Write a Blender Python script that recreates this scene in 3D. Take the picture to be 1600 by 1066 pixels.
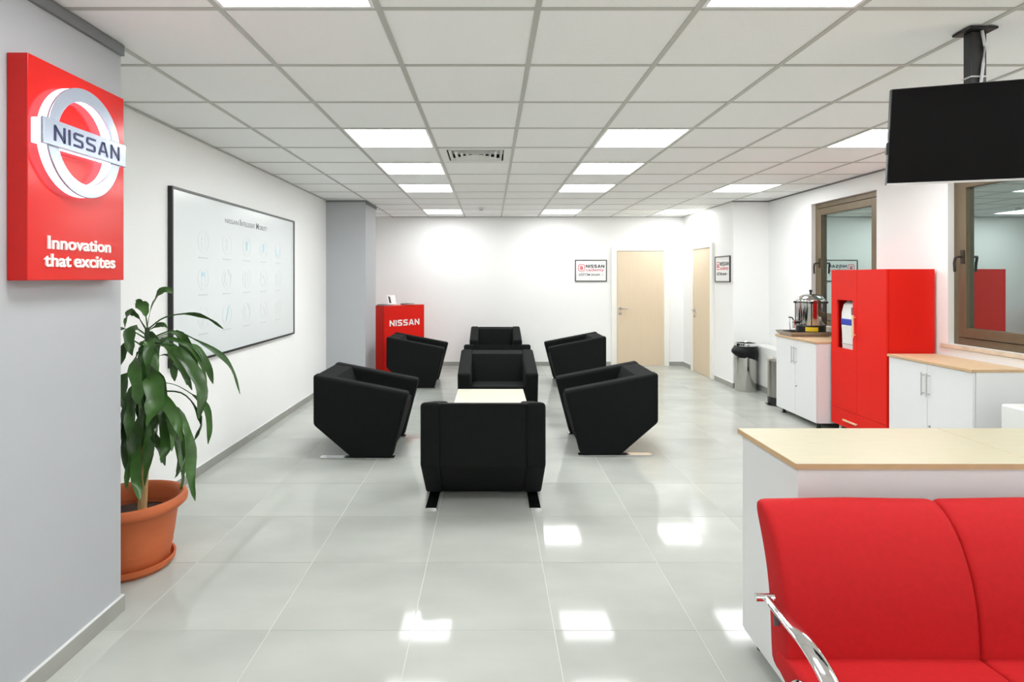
import bpy, bmesh, math, random
from mathutils import Vector, Matrix
R = math.radians
random.seed(7)
for o in list(bpy.data.objects): bpy.data.objects.remove(o, do_unlink=True)
SC = bpy.context.scene
COL = SC.collection

# ------------------------------------------------------------------ camera, world, exposure
FPX, HC, UX, VY = 935.5, 1.49, 766.5, 434.5        # focal length in px, eye height, vanishing point (1600x1066)
cam = bpy.data.cameras.new('camera'); camo = bpy.data.objects.new('camera', cam); COL.objects.link(camo)
camo.location = (0, 0, HC); camo.rotation_euler = (R(90), 0, 0)
cam.sensor_fit = 'HORIZONTAL'; cam.sensor_width = 36.0; cam.lens = FPX / 1600 * 36
cam.shift_x = (800 - UX) / 1600; cam.shift_y = -(533 - VY) / 1600
cam.clip_start = 0.05; cam.clip_end = 60
SC.camera = camo
w = bpy.data.worlds.new('night'); SC.world = w; w.use_nodes = True
w.node_tree.nodes['Background'].inputs[0].default_value = (0.02, 0.025, 0.035, 1)
w.node_tree.nodes['Background'].inputs[1].default_value = 0.3
SC.view_settings.view_transform = 'Standard'; SC.view_settings.look = 'None'
SC.view_settings.exposure = 0.0; SC.view_settings.gamma = 1.0; SC.view_settings.use_curve_mapping = False
PANEL = 18.3                                        # strength of the LED ceiling panels

def S(r, g, b):
    f = lambda c: (c/255/12.92 if c/255 <= .04045 else ((c/255+.055)/1.055)**2.4)
    return (f(r), f(g), f(b), 1)

# ------------------------------------------------------------------ materials
MATS = {}
def mat(name, col, rough=.5, metal=0., noise=None, bump=None, emit=None, spec=.5, coat=0., rand=0., aniso=None):
    m = bpy.data.materials.new(name); m.use_nodes = True; nt = m.node_tree; n = nt.nodes; l = nt.links
    p = n['Principled BSDF']
    p.inputs['Base Color'].default_value = col; p.inputs['Roughness'].default_value = rough
    p.inputs['Metallic'].default_value = metal; p.inputs['Specular IOR Level'].default_value = spec
    p.inputs['Coat Weight'].default_value = coat
    tc = n.new('ShaderNodeTexCoord')
    src = None
    if noise:
        sc, amt = noise[0], noise[1]; stretch = noise[2] if len(noise) > 2 else (1, 1, 1)
        mp = n.new('ShaderNodeMapping'); mp.inputs['Scale'].default_value = stretch
        l.new(tc.outputs['Object'], mp.inputs[0])
        nz = n.new('ShaderNodeTexNoise'); nz.inputs['Scale'].default_value = sc; nz.inputs['Detail'].default_value = 5
        if rand:
            oi = n.new('ShaderNodeObjectInfo'); vm = n.new('ShaderNodeVectorMath'); vm.operation = 'ADD'
            sc2 = n.new('ShaderNodeVectorMath'); sc2.operation = 'SCALE'; sc2.inputs[3].default_value = 37.0
            l.new(oi.outputs['Random'], sc2.inputs[0]); l.new(mp.outputs[0], vm.inputs[0]); l.new(sc2.outputs[0], vm.inputs[1])
            l.new(vm.outputs[0], nz.inputs['Vector'])
        else:
            l.new(mp.outputs[0], nz.inputs['Vector'])
        rp = n.new('ShaderNodeValToRGB')
        rp.color_ramp.elements[0].position = .3; rp.color_ramp.elements[1].position = .7
        rp.color_ramp.elements[0].color = tuple(max(0, c*(1-amt)) for c in col[:3]) + (1,)
        rp.color_ramp.elements[1].color = tuple(min(1, c*(1+amt)) for c in col[:3]) + (1,)
        l.new(nz.outputs[0], rp.inputs[0]); src = rp.outputs[0]
        if rand:
            hv = n.new('ShaderNodeHueSaturation'); mr = n.new('ShaderNodeMapRange')
            mr.inputs[3].default_value = 1-rand; mr.inputs[4].default_value = 1+rand
            l.new(oi.outputs['Random'], mr.inputs[0]); l.new(mr.outputs[0], hv.inputs['Value']); l.new(src, hv.inputs['Color'])
            src = hv.outputs[0]
        l.new(src, p.inputs['Base Color'])
    if bump:
        nb = n.new('ShaderNodeTexNoise'); nb.inputs['Scale'].default_value = bump[0]; nb.inputs['Detail'].default_value = 3
        l.new(tc.outputs['Object'], nb.inputs['Vector'])
        b = n.new('ShaderNodeBump'); b.inputs['Strength'].default_value = bump[1]; b.inputs['Distance'].default_value = bump[2] if len(bump) > 2 else .002
        l.new(nb.outputs[0], b.inputs['Height']); l.new(b.outputs[0], p.inputs['Normal'])
    if emit:
        p.inputs['Emission Color'].default_value = emit[0]; p.inputs['Emission Strength'].default_value = emit[1]
    MATS[name] = m
    return m

mat('wall_white', S(245, 245, 243), .62, noise=(1.2, .012), bump=(160, .06))
mat('pillar_grey', S(181, 183, 186), .6, noise=(1.5, .02), bump=(160, .06))
mat('ceiling_tile', S(249, 249, 247), .8, noise=(220, .035), bump=(260, .15), rand=.012)
mat('tee_grey', S(188, 188, 181), .45)
mat('trim_dark', S(120, 122, 124), .5)
mat('skirting', S(160, 160, 153), .45, noise=(6, .06))
mat('skirting_cap', S(225, 226, 224), .4)
mat('grout', S(222, 222, 216), .75)
mat('floor_tile', S(182, 185, 178), .065, noise=(1.7, .085, (1, 1.6, 1)), rand=.025, spec=.12)
mat('led', (1, 1, 1, 1), .5, emit=((.965, .985, 1, 1), PANEL))
mat('white_metal', S(238, 238, 236), .4)
mat('vent_white', S(232, 233, 228), .45)
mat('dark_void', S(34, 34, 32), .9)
mat('black_fabric', (.0062, .0072, .0070, 1), .92, noise=(30, .12), bump=(420, .25, .001), spec=.2)
mat('chrome', (.78, .78, .79, 1), .07, 1.0)
mat('steel', (.42, .41, .385, 1), .28, 1.0, noise=(3, .05, (1, 1, .05)))
mat('steel_polished', (.52, .51, .49, 1), .13, 1.0)
mat('red_lacquer', S(224, 28, 16), .45, noise=(2, .015), spec=.2)
mat('red_gloss', S(212, 28, 24), .18, noise=(2, .015), spec=.35)
mat('red_side', S(200, 26, 28), .35)
mat('red_fabric', S(186, 24, 28), .75, noise=(60, .05), bump=(500, .2, .001), spec=.25)
mat('cabinet_white', S(231, 232, 232), .35)
mat('maple', S(194, 186, 158), .38, noise=(9, .03, (1, 6, 1)))
mat('maple_edge', S(200, 168, 128), .5, noise=(20, .05))
mat('table_cream', S(204, 200, 182), .4, noise=(6, .015))
mat('oak_top', S(220, 190, 152), .42, noise=(9, .04, (6, 1, 1)))
mat('door_wood', S(222, 203, 175), .5, noise=(5, .015, (7, 7, .6)))
mat('door_casing', S(243, 241, 233), .45)
mat('handle_metal', (.45, .43, .40, 1), .3, 1.0)
mat('bronze', S(112, 98, 76), .45, metal=.35, noise=(12, .06, (1, 1, .2)))
mat('bronze_dark', S(62, 54, 45), .4, metal=.4)
mat('marble', S(214, 198, 176), .3, noise=(14, .12))
mat('black_plastic', (.012, .012, .013, 1), .35)
mat('black_bag', (.005, .0055, .006, 1), .5, bump=(35, .6, .006), spec=.25)
mat('tv_screen', (.003, .0025, .0025, 1), .10, spec=.10)
mat('tv_case', (.012, .012, .012, 1), .4)
mat('silver', S(196, 194, 192), .35, metal=.3)
mat('cable_white', S(225, 225, 225), .5)
mat('terracotta', S(200, 104, 58), .6, noise=(5, .07), bump=(60, .08))
mat('soil', S(50, 34, 26), .95, noise=(40, .5), bump=(60, .8, .01))
mat('bark', S(196, 164, 112), .8, noise=(30, .2, (1, 1, .3)), bump=(50, .4, .004))
mat('leaf', S(56, 92, 36), .36, noise=(9, .4), rand=.3)
mat('leaf_stem', S(44, 66, 34), .5, noise=(20, .2))
mat('logo_face', (.50, .55, .66, 1), .24, .6)
mat('logo_lit', (1, 1, 1, 1), .5, emit=((.74, .80, 1, 1), 2.0))
mat('navy', S(18, 26, 80), .4)
mat('letter_white', S(248, 244, 240), .45)
mat('board_white', S(224, 230, 230), .22, noise=(1, .01))
mat('frame_black', S(26, 26, 30), .35)
mat('frame_grey', S(90, 92, 92), .4)
mat('print_grey', S(206, 211, 213), .5)
mat('print_dark', S(120, 124, 126), .5)
mat('print_mid', S(186, 192, 194), .5)
mat('print_teal', S(172, 206, 214), .5)
mat('print_black', S(38, 40, 40), .5)
mat('print_red', S(206, 64, 88), .5)
mat('paper', S(240, 240, 238), .6)
mat('blue_band', S(36, 64, 176), .4)
mat('pale_handle', S(232, 200, 160), .4)
mat('yellow_label', S(226, 200, 32), .5)
mat('dark_paper', S(60, 60, 62), .6, noise=(60, .5))
mat('unit_white', S(232, 233, 229), .4)
mat('unit_grille', S(176, 177, 172), .4)

def glass_pane():
    m = bpy.data.materials.new('window_glass'); m.use_nodes = True; nt = m.node_tree; n = nt.nodes
    n.remove(n['Principled BSDF'])
    g = n.new('ShaderNodeBsdfGlossy'); g.inputs['Color'].default_value = (.66, .78, .75, 1); g.inputs['Roughness'].default_value = .015
    d = n.new('ShaderNodeBsdfDiffuse'); d.inputs['Color'].default_value = (.03, .05, .05, 1)
    mx = n.new('ShaderNodeMixShader'); mx.inputs[0].default_value = .62
    nt.links.new(d.outputs[0], mx.inputs[1]); nt.links.new(g.outputs[0], mx.inputs[2])
    nt.links.new(mx.outputs[0], n['Material Output'].inputs[0]); MATS['window_glass'] = m
glass_pane()
def jar_glass():
    m = bpy.data.materials.new('jar_glass'); m.use_nodes = True; p = m.node_tree.nodes['Principled BSDF']
    p.inputs['Base Color'].default_value = S(222, 216, 204); p.inputs['Roughness'].default_value = .08
    p.inputs['Transmission Weight'].default_value = .6; MATS['jar_glass'] = m
jar_glass()

# ------------------------------------------------------------------ mesh helpers
ORG = {}                                            # world origin of every (unrotated) object, so parts can be given in world coordinates
class MB:
    def __init__(s): s.v = []; s.f = []
    def add(s, vs, fs):
        k = len(s.v); s.v += [Vector(v) for v in vs]; s.f += [[i+k for i in f] for f in fs]; return s
    def box(s, x0, y0, z0, x1, y1, z1):
        x0, x1 = sorted((x0, x1)); y0, y1 = sorted((y0, y1)); z0, z1 = sorted((z0, z1))
        return s.add([(x0,y0,z0),(x1,y0,z0),(x1,y1,z0),(x0,y1,z0),(x0,y0,z1),(x1,y0,z1),(x1,y1,z1),(x0,y1,z1)],
                     [(0,3,2,1),(4,5,6,7),(0,1,5,4),(1,2,6,5),(2,3,7,6),(3,0,4,7)])
    def prism(s, pts, axis, a, b):
        n = len(pts)
        def P(p, c):
            return (c, p[0], p[1]) if axis == 'x' else (p[0], c, p[1]) if axis == 'y' else (p[0], p[1], c)
        return s.add([P(p, a) for p in pts] + [P(p, b) for p in pts],
                     [list(range(n))[::-1], list(range(n, 2*n))] + [(i, (i+1) % n, n+(i+1) % n, n+i) for i in range(n)])
    def lathe(s, prof, c=(0, 0, 0), n=32, axis='z'):
        vs = []; fs = []
        for r, h in prof:
            for i in range(n):
                a = 2*math.pi*i/n; x, y = max(r, 1e-5)*math.cos(a), max(r, 1e-5)*math.sin(a)
                p = (x, y, h) if axis == 'z' else (h, x, y) if axis == 'x' else (x, h, y)
                vs.append((c[0]+p[0], c[1]+p[1], c[2]+p[2]))
        for j in range(len(prof)-1):
            for i in range(n):
                fs.append((j*n+i, j*n+(i+1) % n, (j+1)*n+(i+1) % n, (j+1)*n+i))
        return s.add(vs, fs)
    def sweep(s, path, sect, up=(0, 0, 1)):
        """sect: list of (a,b) or function(t)->list; a along side, b along up-ish"""
        path = [Vector(p) for p in path]; m = len(path); vs = []; fs = []; up = Vector(up); n = 0
        for i, p in enumerate(path):
            t = (path[min(i+1, m-1)] - path[max(i-1, 0)]).normalized()
            sd = t.cross(up)
            if sd.length < 1e-3: sd = t.cross(Vector((1, .01, 0)))
            sd.normalize(); u2 = sd.cross(t).normalized()
            q = sect(i/(m-1)) if callable(sect) else sect; n = len(q)
            vs += [p + sd*a + u2*b for a, b in q]
        for j in range(m-1):
            for i in range(n): fs.append((j*n+i, j*n+(i+1) % n, (j+1)*n+(i+1) % n, (j+1)*n+i))
        fs.append(list(range(n))[::-1]); fs.append([(m-1)*n+i for i in range(n)])
        return s.add(vs, fs)
    def tube(s, path, r, n=10, up=(0, 0, 1)):
        if callable(r): f = lambda t: [(r(t)*math.cos(2*math.pi*k/n), r(t)*math.sin(2*math.pi*k/n)) for k in range(n)]
        else: f = [(r*math.cos(2*math.pi*k/n), r*math.sin(2*math.pi*k/n)) for k in range(n)]
        return s.sweep(path, f, up)
    def stroke(s, pts, t, c0=0., c1=.001, closed=False):
        """flat thick polyline in local XY with mitred joints, extruded c0..c1 in Z"""
        P = [Vector((p[0], p[1])) for p in pts]; m = len(P); L = []; Rr = []
        for i in range(m):
            a = P[i-1] if (i > 0 or closed) else None; b = P[(i+1) % m] if (i < m-1 or closed) else None
            d1 = (P[i]-a).normalized() if a is not None else (b-P[i]).normalized()
            d2 = (b-P[i]).normalized() if b is not None else d1
            d = (d1+d2)
            d = d.normalized() if d.length > 1e-4 else d1
            nr = Vector((-d.y, d.x)); k = 1/max(.45, nr.dot(Vector((-d1.y, d1.x))))
            L.append(P[i]+nr*t/2*k); Rr.append(P[i]-nr*t/2*k)
        for i in range(m if closed else m-1):
            j = (i+1) % m
            q = [Rr[i], Rr[j], L[j], L[i]]
            s.add([(p.x, p.y, c0) for p in q]+[(p.x, p.y, c1) for p in q],
                  [(3,2,1,0),(4,5,6,7),(0,1,5,4),(1,2,6,5),(2,3,7,6),(3,0,4,7)])
        return s
    def ring(s, cx, cy, r, t, c0=0., c1=.001, n=28):
        return s.stroke([(cx+r*math.cos(2*math.pi*i/n), cy+r*math.sin(2*math.pi*i/n)) for i in range(n)], t, c0, c1, True)
    def rect(s, x0, y0, x1, y1, c0=0., c1=.001): return s.box(x0, y0, c0, x1, y1, c1)
    def xf(s, M):
        s.v = [M @ v for v in s.v]; return s
    def build(s, name, m, parent=None, bevel=0., seg=2, smooth=None, local=False, origin=None):
        org = Vector((0, 0, 0))
        if not local:
            org = Vector(origin) if origin is not None else ORG.get(parent.name, Vector((0, 0, 0))) if parent else Vector((0, 0, 0))
        bm = bmesh.new()
        vs = [bm.verts.new(v-org) for v in s.v]
        for f in s.f:
            try: bm.faces.new([vs[i] for i in f])
            except ValueError: pass
        bmesh.ops.remove_doubles(bm, verts=bm.verts, dist=1e-6)
        bmesh.ops.recalc_face_normals(bm, faces=bm.faces)
        if bevel:
            ed = [e for e in bm.edges if len(e.link_faces) == 2 and e.calc_face_angle(0) > R(20)]
            bmesh.ops.bevel(bm, geom=ed, offset=bevel, segments=seg, affect='EDGES', profile=.5, clamp_overlap=True)
        big = [f for f in bm.faces if len(f.verts) > 8]
        if big: bmesh.ops.triangulate(bm, faces=big)
        me = bpy.data.meshes.new(name); bm.to_mesh(me); bm.free()
        me.materials.append(MATS[m])
        if (bevel and seg > 1) or smooth:
            for p in me.polygons: p.use_smooth = True
            me.set_sharp_from_angle(angle=R(smooth if smooth else 50))
        o = bpy.data.objects.new(name, me); COL.objects.link(o)
        if bevel and seg > 1:
            wn = o.modifiers.new('weighted_normal', 'WEIGHTED_NORMAL'); wn.keep_sharp = True
        if parent: o.parent = parent; ORG[o.name] = org
        else: o.location = org; ORG[o.name] = org
        return o
def tag(o, label=None, cat=None, group=None, kind=None):
    if label: o['label'] = label
    if cat: o['category'] = cat
    if group: o['group'] = group
    if kind: o['kind'] = kind
    return o
def thing(name, label, cat, loc=(0, 0, 0), rz=0, group=None):
    o = bpy.data.objects.new(name, None); COL.objects.link(o); o.location = loc; o.rotation_euler = (0, 0, rz)
    o.empty_display_size = .1; ORG[o.name] = Vector(loc)
    return tag(o, label, cat, group)
def struct(o, label=None, cat=None): return tag(o, label, cat, kind='structure')
def copy_tree(o, parent=None):
    c = o.copy(); COL.objects.link(c); c.parent = parent
    for ch in list(o.children): copy_tree(ch, c)
    return c
def frame(o, right, up):
    r = Vector(right).normalized(); u = Vector(up).normalized(); n = r.cross(u)
    M = Matrix((r, u, n)).transposed().to_4x4(); M.translation = Vector(o); return M
PX = lambda o: frame(o, (0, 1, 0), (0, 0, 1))       # face looking +X, text runs to +Y
MX = lambda o: frame(o, (0, -1, 0), (0, 0, 1))      # face looking -X
MY = lambda o: frame(o, (1, 0, 0), (0, 0, 1))       # face looking -Y (to the camera)
def text(body, w, h, bold=0., depth=.001, x=0., y=0.):
    """font text fitted into w x h with lower-left corner (x, y) in local XY"""
    cu = bpy.data.curves.new('t', 'FONT'); cu.body = body; cu.size = 1; cu.offset = bold; cu.extrude = .5; cu.resolution_u = 4
    ob = bpy.data.objects.new('t', cu); COL.objects.link(ob)
    dg = bpy.context.evaluated_depsgraph_get(); dg.update()
    me = bpy.data.meshes.new_from_object(ob.evaluated_get(dg))
    V = [v.co.copy() for v in me.vertices]; Fc = [list(p.vertices) for p in me.polygons]
    bpy.data.objects.remove(ob, do_unlink=True); bpy.data.curves.remove(cu); bpy.data.meshes.remove(me)
    x0, x1 = min(v.x for v in V), max(v.x for v in V); y0, y1 = min(v.y for v in V), max(v.y for v in V)
    mb = MB(); mb.add([(x+(v.x-x0)/(x1-x0)*w, y+(v.y-y0)/(y1-y0)*h, (v.z+.5)*depth) for v in V], Fc)
    return mb
LET = {'N': (.92, [[(.1, 0), (.1, 1)], [(.82, 0), (.82, 1)], [(.1, .92), (.82, .08)]]),
       'I': (.2, [[(.1, 0), (.1, 1)]]),
       'S': (.88, [[(.84, .9), (.2, .9), (.11, .83), (.11, .6), (.2, .53), (.68, .47), (.77, .4), (.77, .17), (.68, .1), (.03, .1)]]),
       'A': (.98, [[(.09, 0), (.42, .94)], [(.89, 0), (.56, .94)], [(.38, .9), (.60, .9)], [(.22, .3), (.76, .3)]])}
def wordmark(word, w, h, depth, x=0., y=0., t=.2, gap=.2):
    tot = sum(LET[c][0] for c in word)+gap*(len(word)-1); sx = w/tot; mb = MB(); cx = 0
    for c in word:
        lw, st = LET[c]
        for p in st: mb.stroke([(a+cx, b) for a, b in p], t, 0, 1)
        cx += lw+gap
    mb.v = [Vector((x+v.x*sx, y+v.y*h, v.z*depth)) for v in mb.v]
    return mb

# ------------------------------------------------------------------ room dimensions
XL, XR, YB, YF, ZC = -2.205, 3.76, 10.175, -4.0, 2.529
XP = -1.652                                        # face of both pillars
P1 = (1.90, 2.674); P2 = (8.03, 8.745)
XD, YD = 3.28, 8.09                                # wall with door_2, its return

# ---- walls
b = MB().box(XL-.2, YF, 0, XL, YB, ZC+.08); struct(b.build('wall_left', 'wall_white'))
b = MB().box(XL-.2, YB, 0, XR+.3, YB+.2, ZC+.08); struct(b.build('wall_back', 'wall_white'))
b = MB().box(XL-.2, YF-.2, 0, XR+.3, YF, ZC+.08); struct(b.build('wall_front', 'wall_white'))
WINS = [(5.833, 7.02), (3.733, 4.923)]; WZ0, WZ1 = .95, 2.352
b = MB().box(XR, YF, 0, XR+.22, YB, WZ0).box(XR, YF, WZ1, XR+.22, YB, ZC+.08)
for a, c in ((YF, 3.733), (4.923, 5.833), (7.02, YB)): b.box(XR, a, WZ0, XR+.22, c, WZ1)
struct(b.build('wall_right', 'wall_white'))
b = MB().box(XD, YD, 0, XR+.1, YB+.05, ZC-.002); struct(b.build('wall_right_return', 'wall_white'))
b = MB().box(XL-.05, P1[0], 0, XP, P1[1], ZC-.002); struct(b.build('wall_left_pillar_near', 'pillar_grey'))
b = MB().box(XL-.05, P2[0], 0, XP-.026, P2[1], ZC-.002); struct(b.build('wall_left_pillar_far', 'pillar_grey'))

# ---- floor: slab plus one mesh object per tile
fl = MB().box(XL-.2, YF-.2, -.08, XR+.3, YB+.2, -.0012).build('floor', 'grout'); struct(fl)
TW, TD, FX0, FY0 = .602, .6045, -.332, 2.53
tile_cache = {}
def tile_mesh(name, sx, sy, z0, z1, m):
    k = (name, round(sx, 3), round(sy, 3))
    if k not in tile_cache:
        bm = bmesh.new(); mb = MB().box(-sx/2, -sy/2, z0, sx/2, sy/2, z1)
        vs = [bm.verts.new(v) for v in mb.v]
        for f in mb.f: bm.faces.new([vs[i] for i in f])
        me = bpy.data.meshes.new(name); bm.to_mesh(me); bm.free(); me.materials.append(MATS[m]); tile_cache[k] = me
    return tile_cache[k]
i0, i1 = math.floor((XL-FX0)/TW), math.ceil((XR-FX0)/TW); j0, j1 = math.floor((YF-FY0)/TD), math.ceil((YB-FY0)/TD)
for i in range(i0, i1):
    for j in range(j0, j1):
        xa, xb = max(FX0+i*TW, XL), min(FX0+(i+1)*TW, XR); ya, yb = max(FY0+j*TD, YF), min(FY0+(j+1)*TD, YB)
        if xb-xa < .01 or yb-ya < .01: continue
        o = bpy.data.objects.new('floor_tile', tile_mesh('floor_tile', xb-xa-.003, yb-ya-.003, -.008, 0, 'floor_tile'))
        COL.objects.link(o); o.parent = fl; o.location = ((xa+xb)/2, (ya+yb)/2, 0)
        o.rotation_euler = (random.gauss(0, .0006), random.gauss(0, .0006), 0)

# ---- suspended ceiling: slab, tiles, runners, cross tees, LED panels
ce = MB().box(XL-.2, YF-.2, ZC+.06, XR+.3, YB+.2, ZC+.12).build('ceiling', 'ceiling_tile'); struct(ce)
CT, CX0, CY0 = .615, .183, 2.314
ci0, ci1 = math.floor((XL-CX0)/CT), math.ceil((XR-CX0)/CT); cj0, cj1 = math.floor((YF-CY0)/CT), math.ceil((YB-CY0)/CT)
LIGHTS = [(c, r) for r in (-9, -5, -1, 3, 5, 7, 11) for c in (-2, 1, 4) if not (c == 4 and r == 5)]
VENT = (-1, 4)
for i in range(ci0, ci1):
    for j in range(cj0, cj1):
        if (i, j) in LIGHTS or (i, j) == VENT: continue
        xa, xb = max(CX0+i*CT, XL), min(CX0+(i+1)*CT, XR); ya, yb = max(CY0+j*CT, YF), min(CY0+(j+1)*CT, YB)
        if xa >= XD and ya >= YD: continue
        if xb-xa < .01 or yb-ya < .01: continue
        o = bpy.data.objects.new('ceiling_tile', tile_mesh('ceiling_tile', xb-xa-.004, yb-ya-.004, .003, .018, 'ceiling_tile'))
        COL.objects.link(o); o.parent = ce; o.location = ((xa+xb)/2, (ya+yb)/2, ZC)
for i in range(ci0, ci1+1):
    x = CX0+i*CT
    if XL+.02 < x < XR-.02: MB().box(x-.012, YF, ZC-.001, x+.012, YB, ZC+.0025).build('ceiling_runner', 'tee_grey', ce)
for j in range(cj0, cj1+1):
    y = CY0+j*CT
    if YF+.02 < y < YB-.02: MB().box(XL, y-.012, ZC, XR, y+.012, ZC+.0025).build('cross_tee', 'tee_grey', ce)
def perim(n, x0, y0, x1, y1, m='tee_grey', h=.006):
    struct(MB().box(x0, y0, ZC-h, x1, y1, ZC-.0005).build('trim_%d' % n, m))
perim(1, XL, P1[1], XL+.02, P2[0]); perim(2, XP-.026, YB-.02, XD, YB); perim(3, XD-.02, YD, XD, YB)
perim(4, XR-.02, YF, XR, YD-.02, 'trim_dark', .012); perim(5, XD-.02, YD-.02, XR, YD, 'trim_dark', .012)
struct(MB().box(XP, P1[0], ZC-.048, XP+.016, P1[1]+.002, ZC-.0015).build('trim_6', 'trim_dark'))
struct(MB().box(XP-.026, P2[0]-.002, ZC-.04, XP-.010, P2[1], ZC-.0015).build('trim_7', 'trim_dark'))
struct(MB().box(XL, P2[0]-.012, ZC-.02, XP-.03, P2[0], ZC-.0015).build('trim_8', 'trim_dark'))

COLN = {-2: 'left', 1: 'middle', 4: 'right'}
ROWN = {-1: 'cut by the photo top edge', 3: 'the nearest one seen whole', 5: 'the second one seen whole', 7: 'the third one seen whole',
        11: 'the farthest one'}
for c, r in LIGHTS:
    xa, ya = CX0+c*CT, CY0+r*CT
    if r < -1 or (c == 4 and r == -1): lab = 'square white LED ceiling panel out of view behind the camera'
    elif c == 4: lab = {3: 'square LED ceiling panel partly hidden behind the television', 7: 'square LED ceiling panel near the far window on the right',
                        11: 'square LED ceiling panel above the side door in the right corner'}[r]
    else: lab = 'square LED ceiling panel in the %s row, %s' % (COLN[c], ROWN[r])
    t = thing('ceiling_light', lab, 'ceiling light', (xa+CT/2, ya+CT/2, ZC), group='LED panels in the suspended ceiling')
    a, e = CT/2-.013, CT/2-.028
    f = MB()
    f.box(-a, -a, -.002, a, -e, .012).box(-a, e, -.002, a, a, .012).box(-a, -e, -.002, -e, e, .012).box(e, -e, -.002, a, e, .012)
    f.build('frame', 'white_metal', t, local=True)
    MB().box(-e, -e, .002, e, e, .010).build('diffuser', 'led', t, local=True)

# air diffuser
xa, ya = CX0+VENT[0]*CT, CY0+VENT[1]*CT
t = thing('air_vent', 'white square four-way air diffuser set in the ceiling grid', 'air vent', (xa+CT/2, ya+CT/2, ZC))
a = CT/2-.013; e = .235
MB().box(-a, -a, -.003, a, -e, .004).box(-a, e, -.003, a, a, .004).box(-a, -e, -.003, -e, e, .004).box(e, -e, -.003, a, e, .004).build('frame', 'vent_white', t, local=True)
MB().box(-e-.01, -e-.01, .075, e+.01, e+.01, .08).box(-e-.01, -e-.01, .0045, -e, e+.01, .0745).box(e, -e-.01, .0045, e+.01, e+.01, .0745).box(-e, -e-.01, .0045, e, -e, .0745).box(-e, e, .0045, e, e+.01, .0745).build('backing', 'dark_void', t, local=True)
for k in range(5):
    o_ = e-.014-k*.046; n_ = o_-.018; th = .002; h0, h1 = -.003, .020
    q = [(-1, -1), (1, -1), (1, 1), (-1, 1)]
    vs = [(x*o_, y*o_, h0) for x, y in q]+[(x*n_, y*n_, h1) for x, y in q]+[(x*(o_-th), y*(o_-th), h0) for x, y in q]+[(x*max(.001, n_-th), y*max(.001, n_-th), h1) for x, y in q]
    fs = []
    for i in range(4):
        jn = (i+1) % 4
        fs += [(i, jn, 4+jn, 4+i), (8+i, 12+i, 12+jn, 8+jn), (i, 8+i, 8+jn, jn), (4+i, 4+jn, 12+jn, 12+i)]
    MB().add(vs, fs).build('louvre', 'vent_white', t, local=True)
# smoke detector
d_ = 971.7/(VY-325); t = thing('smoke_detector', 'small round smoke detector on the ceiling near the back wall', 'smoke detector', ((752-UX)*d_/FPX, d_, ZC))
MB().lathe([(.0, -.002), (.05, -.002), (.05, -.012), (.042, -.026), (0, -.028)], n=24).build('base', 'vent_white', t, smooth=40, local=True)
MB().lathe([(.032, -.026), (.030, -.038), (0, -.040)], n=24).build('sensor_cap', 'unit_grille', t, smooth=40, local=True)

# ---- skirting
def skirt(side, x0, y0, x1, y1, cap=None):
    o = struct(MB().box(x0, y0, 0.0005, x1, y1, .068).build('baseboard_'+side, 'skirting'))
    MB().box(x0, y0, .068, x1, y1, .072).build('top_edge', 'skirting_cap', o)
skirt('left', XL, P1[1], XL+.012, P2[0])
skirt('pillar_near', XP, P1[0], XP+.012, P1[1])
skirt('pillar_near_end', XL, P1[1], XP+.012, P1[1]+.012)
skirt('pillar_far', XL, P2[0]-.012, XP-.026, P2[0])
skirt('pillar_far_side', XP-.026, P2[0]-.012, XP-.014, P2[1])
skirt('back', XL, YB-.012, 2.04, YB)
skirt('back_corner', 3.035, YB-.012, XD, YB)
skirt('door_far', XD-.012, 9.70, XD, YB-.012)
skirt('door_near', XD-.012, YD-.012, XD, 8.745)
skirt('return', XD, YD-.012, XR, YD)
skirt('right', XR-.012, YF, XR, YD-.012)

# ---- doors
def door(n, M, w, hinge_right, label):
    # local: x 0..w leaf, y up, z out of the wall
    root = MB()
    o = thing('door_%d' % n, label, 'door', M.translation); struct(o)
    h = 1.941; c = .095
    mb = lambda: MB()
    MB().box(-.012, 0, 0, w+.012, h+.012, .014).xf(M).build('door_jamb', 'door_casing', o)
    MB().box(0, .006, .014, w, h, .020).xf(M).build('door_leaf', 'door_wood', o, bevel=.001, seg=1)
    for x0, x1 in ((-c, -.008), (w+.008, w+c)): MB().box(x0, 0, 0, x1, h+.012, .034).xf(M).build('casing', 'door_casing', o, bevel=.003)
    MB().box(-c, h+.008, 0, w+c, h+.072, .034).xf(M).build('casing', 'door_casing', o, bevel=.003)
    MB().lathe([(0, .0), (.026, 0), (.026, .012), (0, .012)], (.055, 0, 0), 20).xf(Matrix.Translation((0, 0, 0))).xf(M @ Matrix.Translation((0, .973, .020))).build('handle_rose', 'handle_metal', o, smooth=40)
    MB().tube([(.055, .973, .02), (.055, .973, .058), (.065, .973, .064), (.10, .973, .066), (.175, .970, .064)], .009, up=(0, 1, 0)).xf(M).build('lever', 'handle_metal', o, smooth=50)
    MB().lathe([(0, .0), (.024, 0), (.024, .010), (0, .010)], (.055, 0, 0), 20).xf(M @ Matrix.Translation((0, .885, .020))).build('keyhole_rose', 'handle_metal', o, smooth=40)
    return o
door(1, MY((2.145, YB, 0)), .786, True, 'pale wood door in the back wall')
door(2, MX((XD, 9.62, 0)), .74, True, 'pale wood door in the side wall, seen at a slant')

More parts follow.
